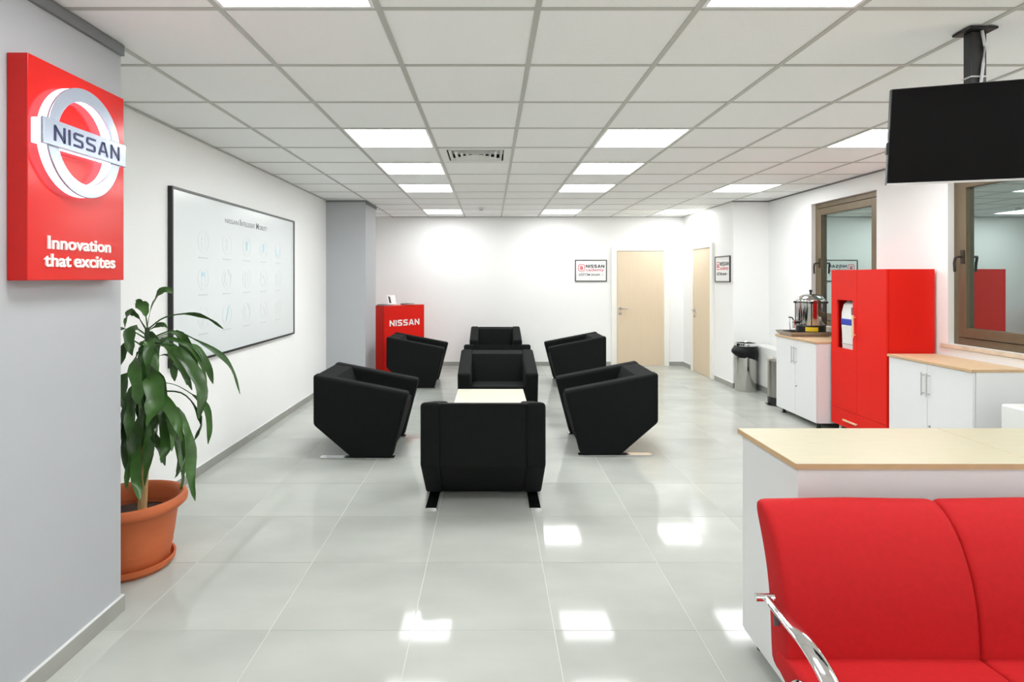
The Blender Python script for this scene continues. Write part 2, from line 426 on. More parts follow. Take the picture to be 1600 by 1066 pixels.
# ---- windows
for k, (ya, yb) in enumerate(WINS):
    o = thing('window_%d' % (k+1), ['far bronze-framed window behind the tea urn', 'near bronze-framed window below the television'][k], 'window', (XR, (ya+yb)/2, WZ0)); struct(o)
    xf, fw = XR+.050, .058
    for nm, (y0, z0, y1, z1) in (('frame_stile', (ya, WZ0, ya+fw, WZ1)), ('frame_stile', (yb-fw, WZ0, yb, WZ1)), ('frame_rail', (ya+fw, WZ0, yb-fw, WZ0+fw)), ('frame_rail', (ya+fw, WZ1-fw, yb-fw, WZ1))):
        MB().box(xf, y0, z0, xf+.07, y1, z1).build(nm, 'bronze', o, bevel=.003)
    g = .006; sw = .075; a0, a1, c0, c1 = ya+fw+g, yb-fw-g, WZ0+fw+g, WZ1-fw-g
    for nm, (y0, z0, y1, z1) in (('sash_stile', (a0, c0, a0+sw, c1)), ('sash_stile', (a1-sw, c0, a1, c1)), ('sash_rail', (a0+sw, c0, a1-sw, c0+sw)), ('sash_rail', (a0+sw, c1-sw, a1-sw, c1))):
        MB().box(xf-.012, y0, z0, xf+.055, y1, z1).build(nm, 'bronze', o, bevel=.003)
    MB().box(xf+.045, ya+.02, WZ0+.02, xf+.06, yb-.02, WZ1-.02).build('gasket', 'bronze_dark', o)
    MB().box(xf+.022, a0+sw-.004, c0+sw-.004, xf+.028, a1-sw+.004, c1-sw+.004).build('pane', 'window_glass', o)
    zh = 1.66; yh = a1-.045
    hd = MB().box(xf-.022, yh-.018, zh-.055, xf-.012, yh+.018, zh+.055).build('handle_plate', 'bronze_dark', o, bevel=.003)
    MB().tube([(xf-.02, yh, zh), (xf-.058, yh, zh), (xf-.066, yh+.01, zh-.008), (xf-.066, yh+.02, zh-.05), (xf-.062, yh+.02, zh-.12)], .010).build('handle_lever', 'bronze_dark', o, smooth=50)
    MB().box(XR-.022, ya-.06, WZ0-.032, XR+.06, yb+.06, WZ0-.001).build('sill', 'marble', o, bevel=.004)

# ================================================================== OBJECTS
# ---- armchairs
PROF = [(0, .70), (.784, .548), (.645, .012), (.32, .012), (0, .285)]
def make_chair():
    t = thing('armchair', 'x', 'armchair', (0, 0, 0), 0, 'black fabric armchairs in the lounge')
    for s in (-1, 1):
        xa, xb = s*.272, s*.40
        MB().prism(PROF, 'x', min(xa, xb), max(xa, xb)).build('side_panel', 'black_fabric', t, bevel=.026, seg=3, local=True)
        MB().box(s*.336-.036, .045, 0, s*.336+.036, .66, .012).build('runner_foot', 'chrome', t, bevel=.002, seg=1, local=True)
    MB().prism([(.012, .688), (.165, .664), (.262, .385), (.285, .07), (.33, .024), (.325, .020), (.012, .288)], 'x', -.274, .274).build('backrest', 'black_fabric', t, bevel=.016, seg=3, local=True)
    MB().prism([(.262, .385), (.728, .412), (.706, .29), (.625, .026), (.34, .024), (.285, .10)], 'x', -.274, .274).build('seat', 'black_fabric', t, bevel=.018, seg=3, local=True)
    return t
proto = make_chair()
CH = [((-.048, 3.80), 0, 'black armchair nearest the camera, seen from behind'),
      ((-1.454, 5.29), -90, 'black armchair on the left of the coffee table, facing right'),
      ((1.398, 5.37), 90, 'black armchair on the right of the coffee table, facing left'),
      ((.073, 6.68), 180, 'black armchair facing the camera behind the coffee table'),
      ((.08, 7.14), 0, 'black armchair mostly hidden, back to back behind the one at the coffee table'),
      ((-1.40, 8.42), -90, 'black armchair in front of the red display stand'),
      ((1.57, 8.50), 90, 'black armchair at the rear right, before the wood door'),
      ((.08, 9.85), 180, 'farthest black armchair, facing the camera by the back wall')]
for i, ((x, y), rz, lab) in enumerate(CH):
    o = proto if i == 0 else copy_tree(proto)
    o.location = (x, y, 0); o.rotation_euler = (0, 0, R(rz)); o['label'] = lab

# ---- coffee table
t = thing('coffee_table', 'low coffee table with a cream top between the armchairs', 'table', (-.003, 5.3, 0))
MB().box(-.313, 4.86, .395, .313, 5.77, .42).build('table_top', 'table_cream', t, bevel=.002)
for x in (-.28, .24):
    for y in (4.90, 5.69): MB().box(x, y, 0, x+.04, y+.04, .395).build('leg', 'chrome', t, bevel=.003)
MB().box(-.25, 4.93, .335, .25, 5.70, .39).build('apron', 'maple_edge', t)

# ---- illuminated wall sign on the near pillar
XS = -1.580; SY0, SY1, SZ0, SZ1 = 2.043, 2.580, 1.481, 2.261
t = thing('illuminated_sign', 'red box sign with a lit chrome ring emblem on the grey pillar', 'sign', (XP, (SY0+SY1)/2, SZ0))
MB().box(XP, SY0, SZ0, XS, SY1, SZ1).build('box', 'red_gloss', t, bevel=.003)
cy, cz = 2.283, 2.0
def annulus(r0, r1, xa, xb, n=64):
    m = MB(); vs = []; fs = []
    for x in (xa, xb):
        for r in (r0, r1):
            for i in range(n): a_ = 2*math.pi*i/n; vs.append((x, cy+r*math.cos(a_), cz+r*math.sin(a_)))
    for i in range(n):
        j = (i+1) % n
        fs += [(i, j, n+j, n+i), (2*n+i, 3*n+i, 3*n+j, 2*n+j), (i, 2*n+i, 2*n+j, j), (n+i, n+j, 3*n+j, 3*n+i)]
    return m.add(vs, fs)
em = annulus(.157, .203, XS+.001, XS+.034).build('ring_light', 'logo_lit', t)
annulus(.155, .205, XS+.034, XS+.042).build('ring', 'logo_face', t, bevel=.002)
MB().box(XS+.001, cy-.229, cz-.044, XS+.036, cy+.229, cz+.044).build('bar_light', 'logo_lit', t, bevel=.004)
br = MB().box(XS+.036, cy-.232, cz-.047, XS+.050, cy+.232, cz+.047).build('bar', 'logo_face', t, bevel=.004)
wordmark('NISSAN', .372, .056, .002, -.186, -.028, t=.15).xf(PX((XS+.0500, cy, cz))).build('lettering', 'navy', br)
text('Innovation', .352, .0475, .016, .005).xf(PX((XS, 2.133, 1.594))).build('lettering', 'letter_white', t)
text('that', .135, .0475, .018, .005).xf(PX((XS, 2.116, 1.530))).build('lettering', 'letter_white', t)
text('excites', .247, .0465, .018, .005).xf(PX((XS, 2.267, 1.530))).build('lettering', 'letter_white', t)

# ---- poster board on the left wall
BY0, BY1, BZ0, BZ1 = 4.089, 6.643, .872, 2.121
t = thing('wall_board', 'large white icon poster in a thin black frame on the left wall', 'poster', (XL, (BY0+BY1)/2, BZ0))
MB().box(XL, BY0+.01, BZ0+.01, XL+.022, BY1-.01, BZ1-.01).build('panel', 'board_white', t)
fw = .016
for y0, z0, y1, z1, m in ((BY0, BZ0, BY0+fw, BZ1, 'frame_black'), (BY1-fw, BZ0, BY1, BZ1, 'frame_grey'), (BY0+fw, BZ0, BY1-fw, BZ0+fw, 'frame_black'), (BY0+fw, BZ1-fw, BY1-fw, BZ1, 'frame_grey')):
    MB().box(XL, y0, z0, XL+.032, y1, z1).build('frame_bar', m, t)
XB = XL+.0222
def bp(y, z): return PX((XB, y, z))
text('NISSAN', .26, .036, 0, .0006).xf(bp(4.925, 1.945)).build('title', 'print_dark', t)
text('I', .016, .056, .02, .0006).xf(bp(5.215, 1.945)).build('title', 'print_dark', t)
text('NTELLIGENT', .30, .040, 0, .0006).xf(bp(5.245, 1.945)).build('title', 'print_dark', t)
text('M', .06, .056, .02, .0006).xf(bp(5.575, 1.945)).build('title', 'print_dark', t)
text('OBILITY', .20, .040, 0, .0006).xf(bp(5.645, 1.945)).build('title', 'print_dark', t)
CY = [4.549, 4.960, 5.360, 5.755, 6.150]; CZ = [1.765, 1.483, 1.186]
car = [(-.022, -.055), (-.03, -.02), (-.03, .03), (-.02, .058), (.02, .058), (.03, .03), (.03, -.02), (.022, -.055)]
def icon(k, y, z):
    m = MB().ring(0, 0, .083, .0035, 0, .0006, 32); tl = None
    kind = (0, 1, 2, 3, 4, 5, 6, 7, 8, 9, 10, 11, 6, 8, 9)[k]
    if kind in (0, 5, 9): m.stroke(car, .004, 0, .0006, True); m.rect(-.02, .015, .02, .03, 0, .0006)
    if kind in (1,): m.rect(-.03, .02, .03, .028).rect(-.03, -.03, .03, -.022).stroke([(-.03, .05), (.03, .05)], .006).stroke([(0, .05), (0, -.05)], .004)
    if kind in (2, 3): tl = MB().add([(-.018, -.03, 0), (.018, -.03, 0), (.026, .05, 0), (-.026, .05, 0), (-.018, -.03, .0006), (.018, -.03, .0006), (.026, .05, .0006), (-.026, .05, .0006)], [(0,3,2,1),(4,5,6,7),(0,1,5,4),(1,2,6,5),(2,3,7,6),(3,0,4,7)])
    if kind == 4: tl = MB().stroke([(-.05, .02), (-.045, -.03), (-.02, -.055)], .018, 0, .0006).stroke([(.05, .02), (.045, -.03), (.02, -.055)], .018, 0, .0006)
    if kind == 5: tl = MB().rect(-.03, .02, .03, .05, 0, .0008)
    if kind == 6: m.stroke([(.02, .08), (.075, 0), (.06, -.05)], .014).stroke([(-.03, .05), (-.045, -.02), (.0, -.055)], .006)
    if kind == 7: m.stroke(car, .009, 0, .0008, True)
    if kind == 8: m.rect(-.055, .02, -.03, .045).stroke([(-.04, .0), (.0, .03), (.03, -.03), (0, -.06)], .005)
    if kind == 10: m.stroke([(-.03, -.06), (0, .02)], .008).stroke([(0, -.07), (.03, .02)], .008)
    if kind == 11: tl = MB().stroke([(-.015, -.05), (.005, .0), (.03, .06)], .02, 0, .0008)
    cap = MB().rect(-.075, -.126, .075, -.118, 0, .0006)
    ic = m.xf(bp(y, z)).build('icon', 'print_grey', t)
    if tl: tl.xf(bp(y, z)).build('icon_detail', 'print_teal', ic)
    cap.xf(bp(y, z)).build('caption', 'print_mid', t)
k = 0
for z in CZ:
    for y in CY: icon(k, y, z); k += 1

# ---- potted plant
PC = (-1.868, 3.10, 0)
t = thing('potted_plant', 'tall dracaena with drooping green leaves in a terracotta pot', 'plant', PC)
def at(u, v, dy=0.):                                # a point at the plant's own distance (pot stands on the floor 3.1 m away)
    d = 3.10+dy; return Vector(((u-UX)*d/FPX, d, HC-(v-VY)*d/FPX))
MB().lathe([(.0, .0), (.188, 0), (.210, .022), (.214, .046), (.204, .046), (.194, .02), (0, .014)], PC, 48).build('saucer', 'terracotta', t, smooth=35)
pot = [(0, .016), (.172, .016), (.186, .04), (.207, .16), (.224, .290), (.232, .300), (.252, .304), (.267, .318), (.271, .338), (.263, .356), (.247, .362), (.234, .354), (.225, .33), (.217, .27)]
MB().lathe(pot, PC, 56).build('pot', 'terracotta', t, smooth=40)
MB().lathe([(.190, .105), (.2005, .107), (.2015, .112), (.192, .114)], PC, 56).build('pot_band', 'terracotta', t, smooth=40)
MB().lathe([(.217, .25), (.15, .268), (.07, .262), (0, .272)], PC, 40).build('soil', 'soil', t, smooth=60)
tr = [at(222, 800), at(224, 760), at(228, 700), at(231, 640), at(232, 590), at(231, 545), at(230, 512)]
MB().tube(tr[:4], lambda q: .022-.004*q, 12).build('trunk', 'bark', t, smooth=60)
MB().tube(tr[3:], lambda q: .021-.010*q, 12).build('crown_stem', 'leaf_stem', t, smooth=60)
def catmull(P, n):
    P = [P[0]*2-P[1]]+P+[P[-1]*2-P[-2]]; out = []
    for s in range(len(P)-3):
        a_, b_, c_, d_ = P[s:s+4]
        for q in range(n):
            u_ = q/n
            out.append(.5*((2*b_)+(c_-a_)*u_+(2*a_-5*b_+4*c_-d_)*u_*u_+(3*b_-a_-3*c_+d_)*u_**3))
    return out+[P[-2]]
def leaf(pts, W, dy, twist=0., stalk=.22):
    n_ = len(pts); P = [at(u, v, dy*(i/(n_-1))**.8) for i, (u, v) in enumerate(pts)]
    P = catmull(P, max(4, 20//n_)); m_ = len(P); vs = []; fs = []; ph = random.uniform(0, 6)
    for i, p in enumerate(P):
        q = i/(m_-1); T = (P[min(i+1, m_-1)]-P[max(i-1, 0)]).normalized()
        out = Vector((p.x-tr[3].x, p.y-3.1, 0)); out = out.normalized() if out.length > .02 else Vector((0, -1, 0))
        N = (Vector((0, -1, .25))+out*.45).normalized()
        ac = T.cross(N).normalized(); ac = Matrix.Rotation(twist+.7*math.sin(ph+q*5), 3, T) @ ac
        nn = ac.cross(T).normalized()
        e_ = max(0., (q-stalk)/(1-stalk)); blade = max(0., math.sin(math.pi*min(1, e_**.8)))**.62
        wd = max(.009*(1-.6*q), W*blade*(1+.10*math.sin(ph*2+q*23)))
        wv = .15*W*math.sin(ph+q*21)*blade
        vs += [p-ac*wd/2+nn*(.14*wd+wv), p-nn*.08*wd, p+ac*wd/2+nn*(.14*wd-wv)]
    for i in range(m_-1):
        for c in (0, 1): fs.append((3*i+c, 3*i+c+1, 3*i+4+c, 3*i+3+c))
    MB().add(vs, fs).build('leaf', 'leaf', t, smooth=80)
LV = [([(230,512),(237,480),(250,458),(262,453),(270,458)], .055, .05), ([(230,512),(226,485),(219,473),(212,469)], .075, -.08),
      ([(229,516),(212,490),(200,492),(195,513)], .06, -.03), ([(231,515),(258,496),(297,490),(326,497),(349,514)], .038, .05),
      ([(233,516),(251,507),(262,513)], .034, -.05), ([(233,530),(270,517),(302,529),(341,552),(362,577),(375,616)], .036, .08),
      ([(233,534),(272,523),(288,535),(309,547),(324,572),(333,600)], .060, .12), ([(236,534),(270,544),(298,575),(315,612),(311,655)], .095, -.18),
      ([(234,544),(257,534),(268,560),(273,596)], .085, .05), ([(234,532),(275,520),(293,545),(302,575),(298,590)], .085, .15),
      ([(236,560),(262,556),(287,580),(292,602)], .05, .1), ([(236,598),(270,600),(300,616),(322,636),(327,668),(325,694)], .045, .02),
      ([(236,612),(283,614),(308,640),(315,665),(304,688)], .052, -.06), ([(232,556),(238,585),(243,628),(229,668)], .120, -.22),
      ([(236,592),(249,632),(260,690),(252,724)], .085, -.16), ([(236,612),(263,632),(281,676),(289,716),(273,748)], .075, -.1),
      ([(236,622),(275,640),(295,690),(298,740),(305,783)], .075, -.14), ([(234,618),(222,652),(210,700),(208,752)], .095, -.14),
      ([(230,600),(207,632),(197,680),(196,735)], .085, -.05), ([(229,560),(205,575),(195,612),(192,640)], .06, -.1),
      ([(229,546),(205,532),(190,553),(184,580)], .06, .03), ([(229,524),(208,512),(202,535),(207,556)], .07, -.1),
      ([(232,628),(222,680),(214,740),(218,782)], .085, -.2), ([(234,622),(246,655),(240,700),(232,726)], .075, .1),
      ([(236,634),(268,652),(286,700),(276,745)], .075, .08), ([(234,560),(248,590),(262,640),(270,700)], .08, .2),
      ([(229,530),(200,515),(180,520),(170,545)], .05, .1), ([(229,580),(195,590),(180,630),(178,680)], .07, .02),
      ([(230,610),(200,640),(185,700),(183,760)], .085, -.02), ([(234,640),(270,670),(285,725),(282,770)], .06, .12),
      ([(229,570),(215,590),(205,640),(200,690)], .08, -.2), ([(233,600),(225,640),(232,700),(226,760)], .07, -.05),
      ([(234,545),(262,540),(282,565),(300,610)], .07, -.12), ([(229,540),(212,560),(216,610),(222,640)], .08, -.22),
      ([(231,590),(246,615),(272,650),(286,690)], .08, -.22), ([(229,640),(215,670),(203,720),(200,770)], .08, .1)]
LV += [([(234,640),(262,650),(276,690),(284,735)], .06, -.18), ([(234,600),(258,625),(270,665),(268,706)], .06, -.2), ([(232,640),(240,680),(250,700),(258,728)], .06, -.05),
       ([(231,640),(222,690),(205,720),(196,765)], .06, -.16), ([(233,540),(262,528),(300,545),(318,580),(322,615)], .04, .1)]
LONG = (3, 5, 6, 11, 12, 19, 20, 26)
for i, (p, W, dy) in enumerate(LV): leaf(p, W*.76, dy, random.uniform(-.6, .6), .42 if i in LONG else .2)
for i in range(20):                                  # leaf sheaths hanging close round the crown
    v0 = 522+i*5.5; a_ = i*2.399; ux = math.cos(a_); dy = .10*math.sin(a_)-.02
    L_ = random.uniform(45, 75)
    leaf([(231, v0), (231+ux*7, v0+2), (231+ux*13, v0+L_*.4), (231+ux*14, v0+L_)], random.uniform(.04, .06), dy, random.uniform(-.3, .3), .05)

# ---- red display stand by the far pillar
A, Bp = Vector((-1.600, 9.0, 0)), Vector((-1.056, 9.53, 0)); dv = (Bp-A).normalized(); nv = Vector((-dv.y, dv.x, 0)); LW = (Bp-A).length
M = Matrix(((dv.x, nv.x, 0, A.x), (dv.y, nv.y, 0, A.y), (0, 0, 1, 0), (0, 0, 0, 1)))
t = thing('display_stand', 'red display stand with white lettering behind the rear left armchair', 'display stand', A)
MB().box(0, 0, 0, LW, .30, 1.055).xf(M).build('body', 'red_lacquer', t, bevel=.003)
MB().box(0, 0, 1.0555, LW, .30, 1.069).xf(M).build('top', 'red_gloss', t, bevel=.002)
wordmark('NISSAN', LW*.74, .092, .002, LW*.13, .755, t=.22).xf(M @ frame((0, 0, 0), (1, 0, 0), (0, 0, 1))).build('lettering', 'letter_white', t)
def stand_item(name, lab, cat, x, y):
    return thing(name, lab, cat, M @ Vector((x, y, 1.069)))
t = stand_item('card_holder', 'small upright white card on top of the red display stand', 'card', .25, .15)
MC = M @ Matrix.Translation((.25, .15, 1.0825)) @ Matrix.Rotation(R(-14), 4, 'X')
MB().box(-.075, 0, 0, .075, .004, .145).xf(MC).build('card', 'paper', t)
MB().prism([(-.05, .02), (-.01, .02), (-.02, .12), (-.055, .13)], 'y', -.001, 0).xf(MC).build('picture', 'dark_paper', t)
MB().box(-.04, .004, 0, .04, .05, .004).xf(MC).build('foot', 'paper', t)
for nm, lab, x, wd in (('leaflet_stack', 'grey leaflets at the left end of the red display stand', .07, .11), ('leaflet_stack', 'dark leaflets at the right end of the red display stand', .52, .14)):
    t = stand_item(nm, lab, 'leaflets', x, .12)
    for q in range(3):
        ML = M @ Matrix.Translation((x, .12, 1.0695+.006*q)) @ Matrix.Rotation(R(8*q-6), 4, 'Z')
        MB().box(-wd/2, -.09, 0, wd/2, .09, .0055).xf(ML).build('leaflet', 'dark_paper' if q != 1 else 'paper', t)

# ---- academy signs
def academy(lab, Mf, num):
    t = thing('door_sign', lab, 'sign', Mf.translation)
    w_, h_ = .540, .367; f = .014
    MB().box(f/2, f/2, 0, w_-f/2, h_-f/2, .012).xf(Mf).build('panel', 'paper', t)
    for x0, y0, x1, y1 in ((0, 0, f, h_), (w_-f, 0, w_, h_), (f, 0, w_-f, f), (f, h_-f, w_-f, h_)):
        MB().box(x0, y0, 0, x1, y1, .018).xf(Mf).build('frame_bar', 'frame_black', t)
    Z = Mf @ Matrix.Translation((0, 0, .0122))
    a_, s_ = .058, .104; y_ = .180; c_ = .02
    sq = [(a_+c_, y_), (a_+s_, y_), None]
    MB().stroke([(a_+s_+.004, y_), (a_+c_, y_), (a_+.005, y_+.005), (a_, y_+c_), (a_, y_+s_-c_), (a_+.005, y_+s_-.005), (a_+c_, y_+s_), (a_+s_-c_, y_+s_), (a_+s_-.005, y_+s_-.005), (a_+s_, y_+s_-c_), (a_+s_, y_+.018)], .011).xf(Z).build('emblem', 'print_red', t)
    text('a', .056, .060, .03, .001, a_+.024, y_+.022).xf(Z).build('emblem_letter', 'print_red', t)
    wordmark('NISSAN', .310, .052, .001, .186, .232, t=.25).xf(Z).build('lettering', 'print_black', t)
    text('cademy', .306, .062, .012, .001, .186, .160).xf(Z).build('lettering', 'print_red', t)
    text('E\u011e\u0130T\u0130M', .186, .050, .014, .001, .068, .096).xf(Z).build('lettering', 'print_black', t)
    text('SINIFI', .150, .034, .014, .001, .272, .096).xf(Z).build('lettering', 'print_black', t)
    text(num, .012, .034, 0, .001, .462, .096).xf(Z).build('lettering', 'print_mid', t)
    return t
academy('white framed classroom sign on the back wall left of the door', MY((1.434, YB, 1.431)), 'I')
academy('white framed classroom sign on the side wall, seen at a slant', MX((XD, 8.713, 1.431)), 'I')

# ---- cabinets
def feet(t, pts, m='black_plastic'):
    for x, y in pts: MB().lathe([(0, 0), (.024, 0), (.024, .006), (.016, .012), (.016, .055), (0, .055)], (x, y, 0), 16).build('foot', m, t, smooth=40)
def white_cabinet(lab, x0, y0, x1, y1, top, over=.012, face='-x', zb=.058, topmat='oak_top'):
    t = thing('white_cabinet', lab, 'cabinet', ((x0+x1)/2, (y0+y1)/2, 0))
    zt = top-.02; pt = .018
    if face == '-x':
        MB().box(x0+.020, y0, zb, x1, y1, zt).build('body', 'cabinet_white', t, bevel=.0015, seg=1)
        ym = (y0+y1)/2
        for a_, b_, sg in ((y0+.002, ym-.0015, 1), (ym+.0015, y1-.002, -1)):
            d = MB().box(x0, a_, zb+.002, x0+.018, b_, zt-.003).build('door', 'cabinet_white', t, bevel=.0015, seg=1)
            yh = ym-sg*.028
            hb = MB().box(x0-.028, yh-.004, zt-.25, x0-.021, yh+.004, zt-.07)
            hb.box(x0-.022, yh-.004, zt-.235, x0, yh+.004, zt-.225).box(x0-.022, yh-.004, zt-.095, x0, yh+.004, zt-.085)
            hb.build('handle', 'silver', d)
        MB().lathe([(0, 0), (.009, 0), (.009, .006), (0, .006)], (x0-.006, ym-.03, .36), 14, 'x').build('keyhole', 'handle_metal', t)
        MB().box(x0-over, y0-.002, zt, x1, y1+.002, top).build('worktop', topmat, t, bevel=.001, seg=1)
        MB().box(x0-over-.0015, y0-.002, zt+.0005, x0-over, y1+.002, top-.0008).build('edge_band', 'maple_edge', t)
        MB().box(x0-over, y0-.0035, zt+.0005, x1, y0-.002, top-.0008).build('edge_band', 'maple_edge', t)
    else:
        MB().box(x0, y0, zb, x1, y1-.02, zt).build('body', 'cabinet_white', t, bevel=.0015, seg=1)
        xm = (x0+x1)/2
        for a_, b_, sg in ((x0+.002, xm-.0015, 1), (xm+.0015, x1-.002, -1)):
            d = MB().box(a_, y1-.018, zb+.002, b_, y1, zt-.003).build('door', 'cabinet_white', t, bevel=.0015, seg=1)
            xh = xm-sg*.028
            MB().box(xh-.005, y1+.020, zt-.25, xh+.005, y1+.028, zt-.07).box(xh-.004, y1, zt-.235, xh+.004, y1+.022, zt-.225).box(xh-.004, y1, zt-.095, xh+.004, y1+.022, zt-.085).build('handle', 'silver', d)
        MB().box(x0-over, y0-over, zt, x1 if over == 0 else x1, y1+over, top).build('worktop', topmat, t, bevel=.001, seg=1)
        MB().box(x0-over, y0-over-.0015, zt+.0005, x1, y0-over, top-.0008).build('edge_band', 'maple_edge', t)
        MB().box(x0-over-.0015, y0-over, zt+.0005, x0-over, y1+over, top-.0008).build('edge_band', 'maple_edge', t)
    feet(t, [(x, y) for x in (x0+.06, x1-.06) for y in (y0+.06, y1-.06)])
    return t
white_cabinet('white two-door cabinet with a wood top carrying the tea urn', 3.20, 5.885, 3.735, 6.705, .862)
white_cabinet('white two-door cabinet under the near window, beside the red cabinet', 3.340, 4.145, 3.735, 5.02, .855)
white_cabinet('white low cabinet with maple top behind the red bench', 1.034, 2.014, 1.842, 2.462, .869, face='+y', topmat='maple')
c4 = white_cabinet('second white low cabinet continuing the maple top to the right, cut by the photo edge', 1.858, 2.014, 2.666, 2.462, .869, face='+y', topmat='maple')

# red water-dispenser cabinet
t = thing('red_cabinet', 'tall red cabinet with a niche for the water dispenser', 'cabinet', (3.54, 5.44, 0))
X0, X1, Y0, Y1, Z0, Z1 = 3.33, 3.735, 5.036, 5.85, .088, 1.565
n0, n1, q0, q1 = 5.505, 5.755, .826, 1.281
bd = MB().box(X0+.02, Y0, Z0, X1, Y0+.018, Z1).box(X0+.02, Y1-.018, Z0, X1, Y1, Z1).box(X0+.02, Y0+.018, Z0, X1, Y1-.018, Z0+.018).box(X0+.02, Y0+.018, Z1-.018, X1, Y1-.018, Z1).box(X1-.01, Y0+.018, Z0+.018, X1, Y1-.018, Z1-.018)
bd.box(X0+.02, 5.434, Z0+.018, X1-.01, 5.452, Z1-.018).build('body', 'red_lacquer', t)
ym = 5.443; zd = .247
MB().box(X0, Y0, zd+.0015, X0+.018, ym-.001, Z1).build('door', 'red_lacquer', t, bevel=.001, seg=1)
dd = MB().box(X0, ym+.001, zd+.0015, X0+.018, n0, Z1).box(X0, n1, zd+.0015, X0+.018, Y1, Z1).box(X0, n0, zd+.0015, X0+.018, n1, q0).box(X0, n0, q1, X0+.018, n1, Z1).build('door', 'red_lacquer', t)
dr = MB().box(X0, Y0, Z0, X0+.018, Y1, zd-.0015).build('drawer', 'red_lacquer', t, bevel=.001, seg=1)
MB().box(X0-.030, 5.457, .945, X0-.018, 5.473, 1.150).box(X0-.018, 5.461, .965, X0, 5.469, .975).box(X0-.018, 5.461, 1.125, X0, 5.469, 1.135).build('handle', 'pale_handle', dd, bevel=.002, seg=1)
MB().box(X0-.030, 5.417, .152, X0-.018, 5.62, .168).box(X0-.018, 5.43, .156, X0, 5.438, .164).box(X0-.018, 5.60, .156, X0, 5.608, .164).build('handle', 'pale_handle', dr, bevel=.002, seg=1)
feet(t, [(x, y) for x in (X0+.06, X1-.05) for y in (Y0+.06, Y1-.06)], 'unit_white')
for o in [c for c in t.children if c.name.startswith('foot')]: o.scale = (1, 1, 1.6)
# water dispenser inside
t = thing('water_dispenser', 'white water dispenser with a blue band inside the red cabinet', 'water dispenser', (3.55, 5.60, .106))
prof = [(3.372, .108), (3.362, .84), (3.358, .97), (3.352, 1.06), (3.355, 1.16), (3.375, 1.24), (3.41, 1.272), (3.70, 1.275), (3.70, .108)]
MB().prism(prof, 'y', 5.475, 5.727).build('housing', 'unit_white', t, bevel=.008, seg=2)
MB().box(3.3485, 5.500, 1.045, 3.37, 5.725, 1.105).build('tap_band', 'blue_band', t, bevel=.006)
for y in (5.545, 5.655): MB().box(3.3485, y-.02, 1.020, 3.37, y+.02, 1.046).build('tap', 'unit_white', t, bevel=.004)
MB().box(3.351, 5.53, 1.145, 3.37, 5.565, 1.215).build('button_panel', 'frame_grey', t, bevel=.002)
MB().box(3.357, 5.48, .865, 3.366, 5.724, .872).build('drip_edge', 'unit_grille', t)

# ---- tea urn, tray, jar on the far white cabinet
ZT = .862; UC = (3.494, 6.535)
t = thing('serving_tray', 'dark metal tray under the tea urn', 'tray', (3.41, 6.535, ZT))
tx0, tx1, ty0, ty1 = 3.186, 3.655, 6.372, 6.702
MB().box(tx0+.02, ty0+.012, ZT+.018, tx1-.02, ty1-.012, ZT+.022).build('base', 'black_plastic', t)
MB().box(tx0+.035, ty0+.03, ZT, tx1-.035, ty1-.03, ZT+.0175).build('foot', 'steel', t)
for pr in (((tx0, ty0), (tx0, ty1)), ((tx0, ty1), (tx1, ty1)), ((tx1, ty1), (tx1, ty0)), ((tx1, ty0), (tx0, ty0))):
    (xa, ya), (xb, yb) = pr; ix = lambda x: x+.022 if x == tx0 else x-.022; iy = lambda y: y+.014 if y == ty0 else y-.014
    vs = [(xa, ya, ZT+.050), (xb, yb, ZT+.050), (ix(xb), iy(yb), ZT+.014), (ix(xa), iy(ya), ZT+.014)]
    vs += [(x, y, z-.003 if z > ZT+.03 else z+.003) for x, y, z in vs]
    MB().add(vs, [(0,1,2,3),(7,6,5,4),(0,4,5,1),(1,5,6,2),(2,6,7,3),(3,7,4,0)]).build('rim', 'steel', t)
zb = ZT+.0225; t = thing('tea_urn', 'polished steel tea urn with side tap standing on the tray', 'tea urn', (UC[0], UC[1], zb))
uc = (UC[0], UC[1], zb)
MB().lathe([(0, 0), (.142, 0), (.148, .012), (.148, .088), (.142, .095), (0, .095)], uc, 40).build('base', 'black_plastic', t, smooth=40)
MB().lathe([(0, .0955), (.138, .0955), (.140, .10), (.140, .335), (.134, .342), (0, .342)], uc, 48).build('body', 'steel_polished', t, smooth=40)
MB().lathe([(0, .343), (.145, .343), (.147, .352), (.140, .372), (.118, .400), (.080, .422), (.035, .432), (0, .434)], uc, 48).build('lid', 'steel_polished', t, smooth=60)
MB().lathe([(0, .433), (.012, .434), (.010, .448), (.017, .458), (.015, .474), (0, .480)], uc, 20).build('knob', 'black_plastic', t, smooth=60)
for a_ in (155, 245, 335, 65):
    x, y = UC[0]+.148*math.cos(R(a_)), UC[1]+.148*math.sin(R(a_))
    MB().tube([(x, y, zb+.09), (x, y, zb+.345)], .006, 8).build('side_rod', 'black_plastic', t, smooth=60)
    MB().box(x-.016, y-.016, zb+.33, x+.016, y+.016, zb+.352).build('lid_clip', 'black_plastic', t, bevel=.003)
vs = []; nl = 8
for i in range(nl+1):
    a_ = R(-138+48*i/nl)
    for rr in (.1484, .1496):
        for z in (.032, .078): vs.append((UC[0]+rr*math.cos(a_), UC[1]+rr*math.sin(a_), zb+z))
fs = []
for i in range(nl):
    for a_, b_ in ((0, 1), (1, 3), (3, 2), (2, 0)): fs.append((4*i+a_, 4*i+b_, 4*i+4+b_, 4*i+4+a_))
fs += [(0, 1, 3, 2), (4*nl, 4*nl+2, 4*nl+3, 4*nl+1)]
MB().add(vs, fs).build('yellow_label', 'yellow_label', t)
ta = Vector((-.985, -.17, 0)); tb = Vector((UC[0], UC[1], 0))
def tp(r, z): q = tb+ta*r; return (q.x, q.y, zb+z)
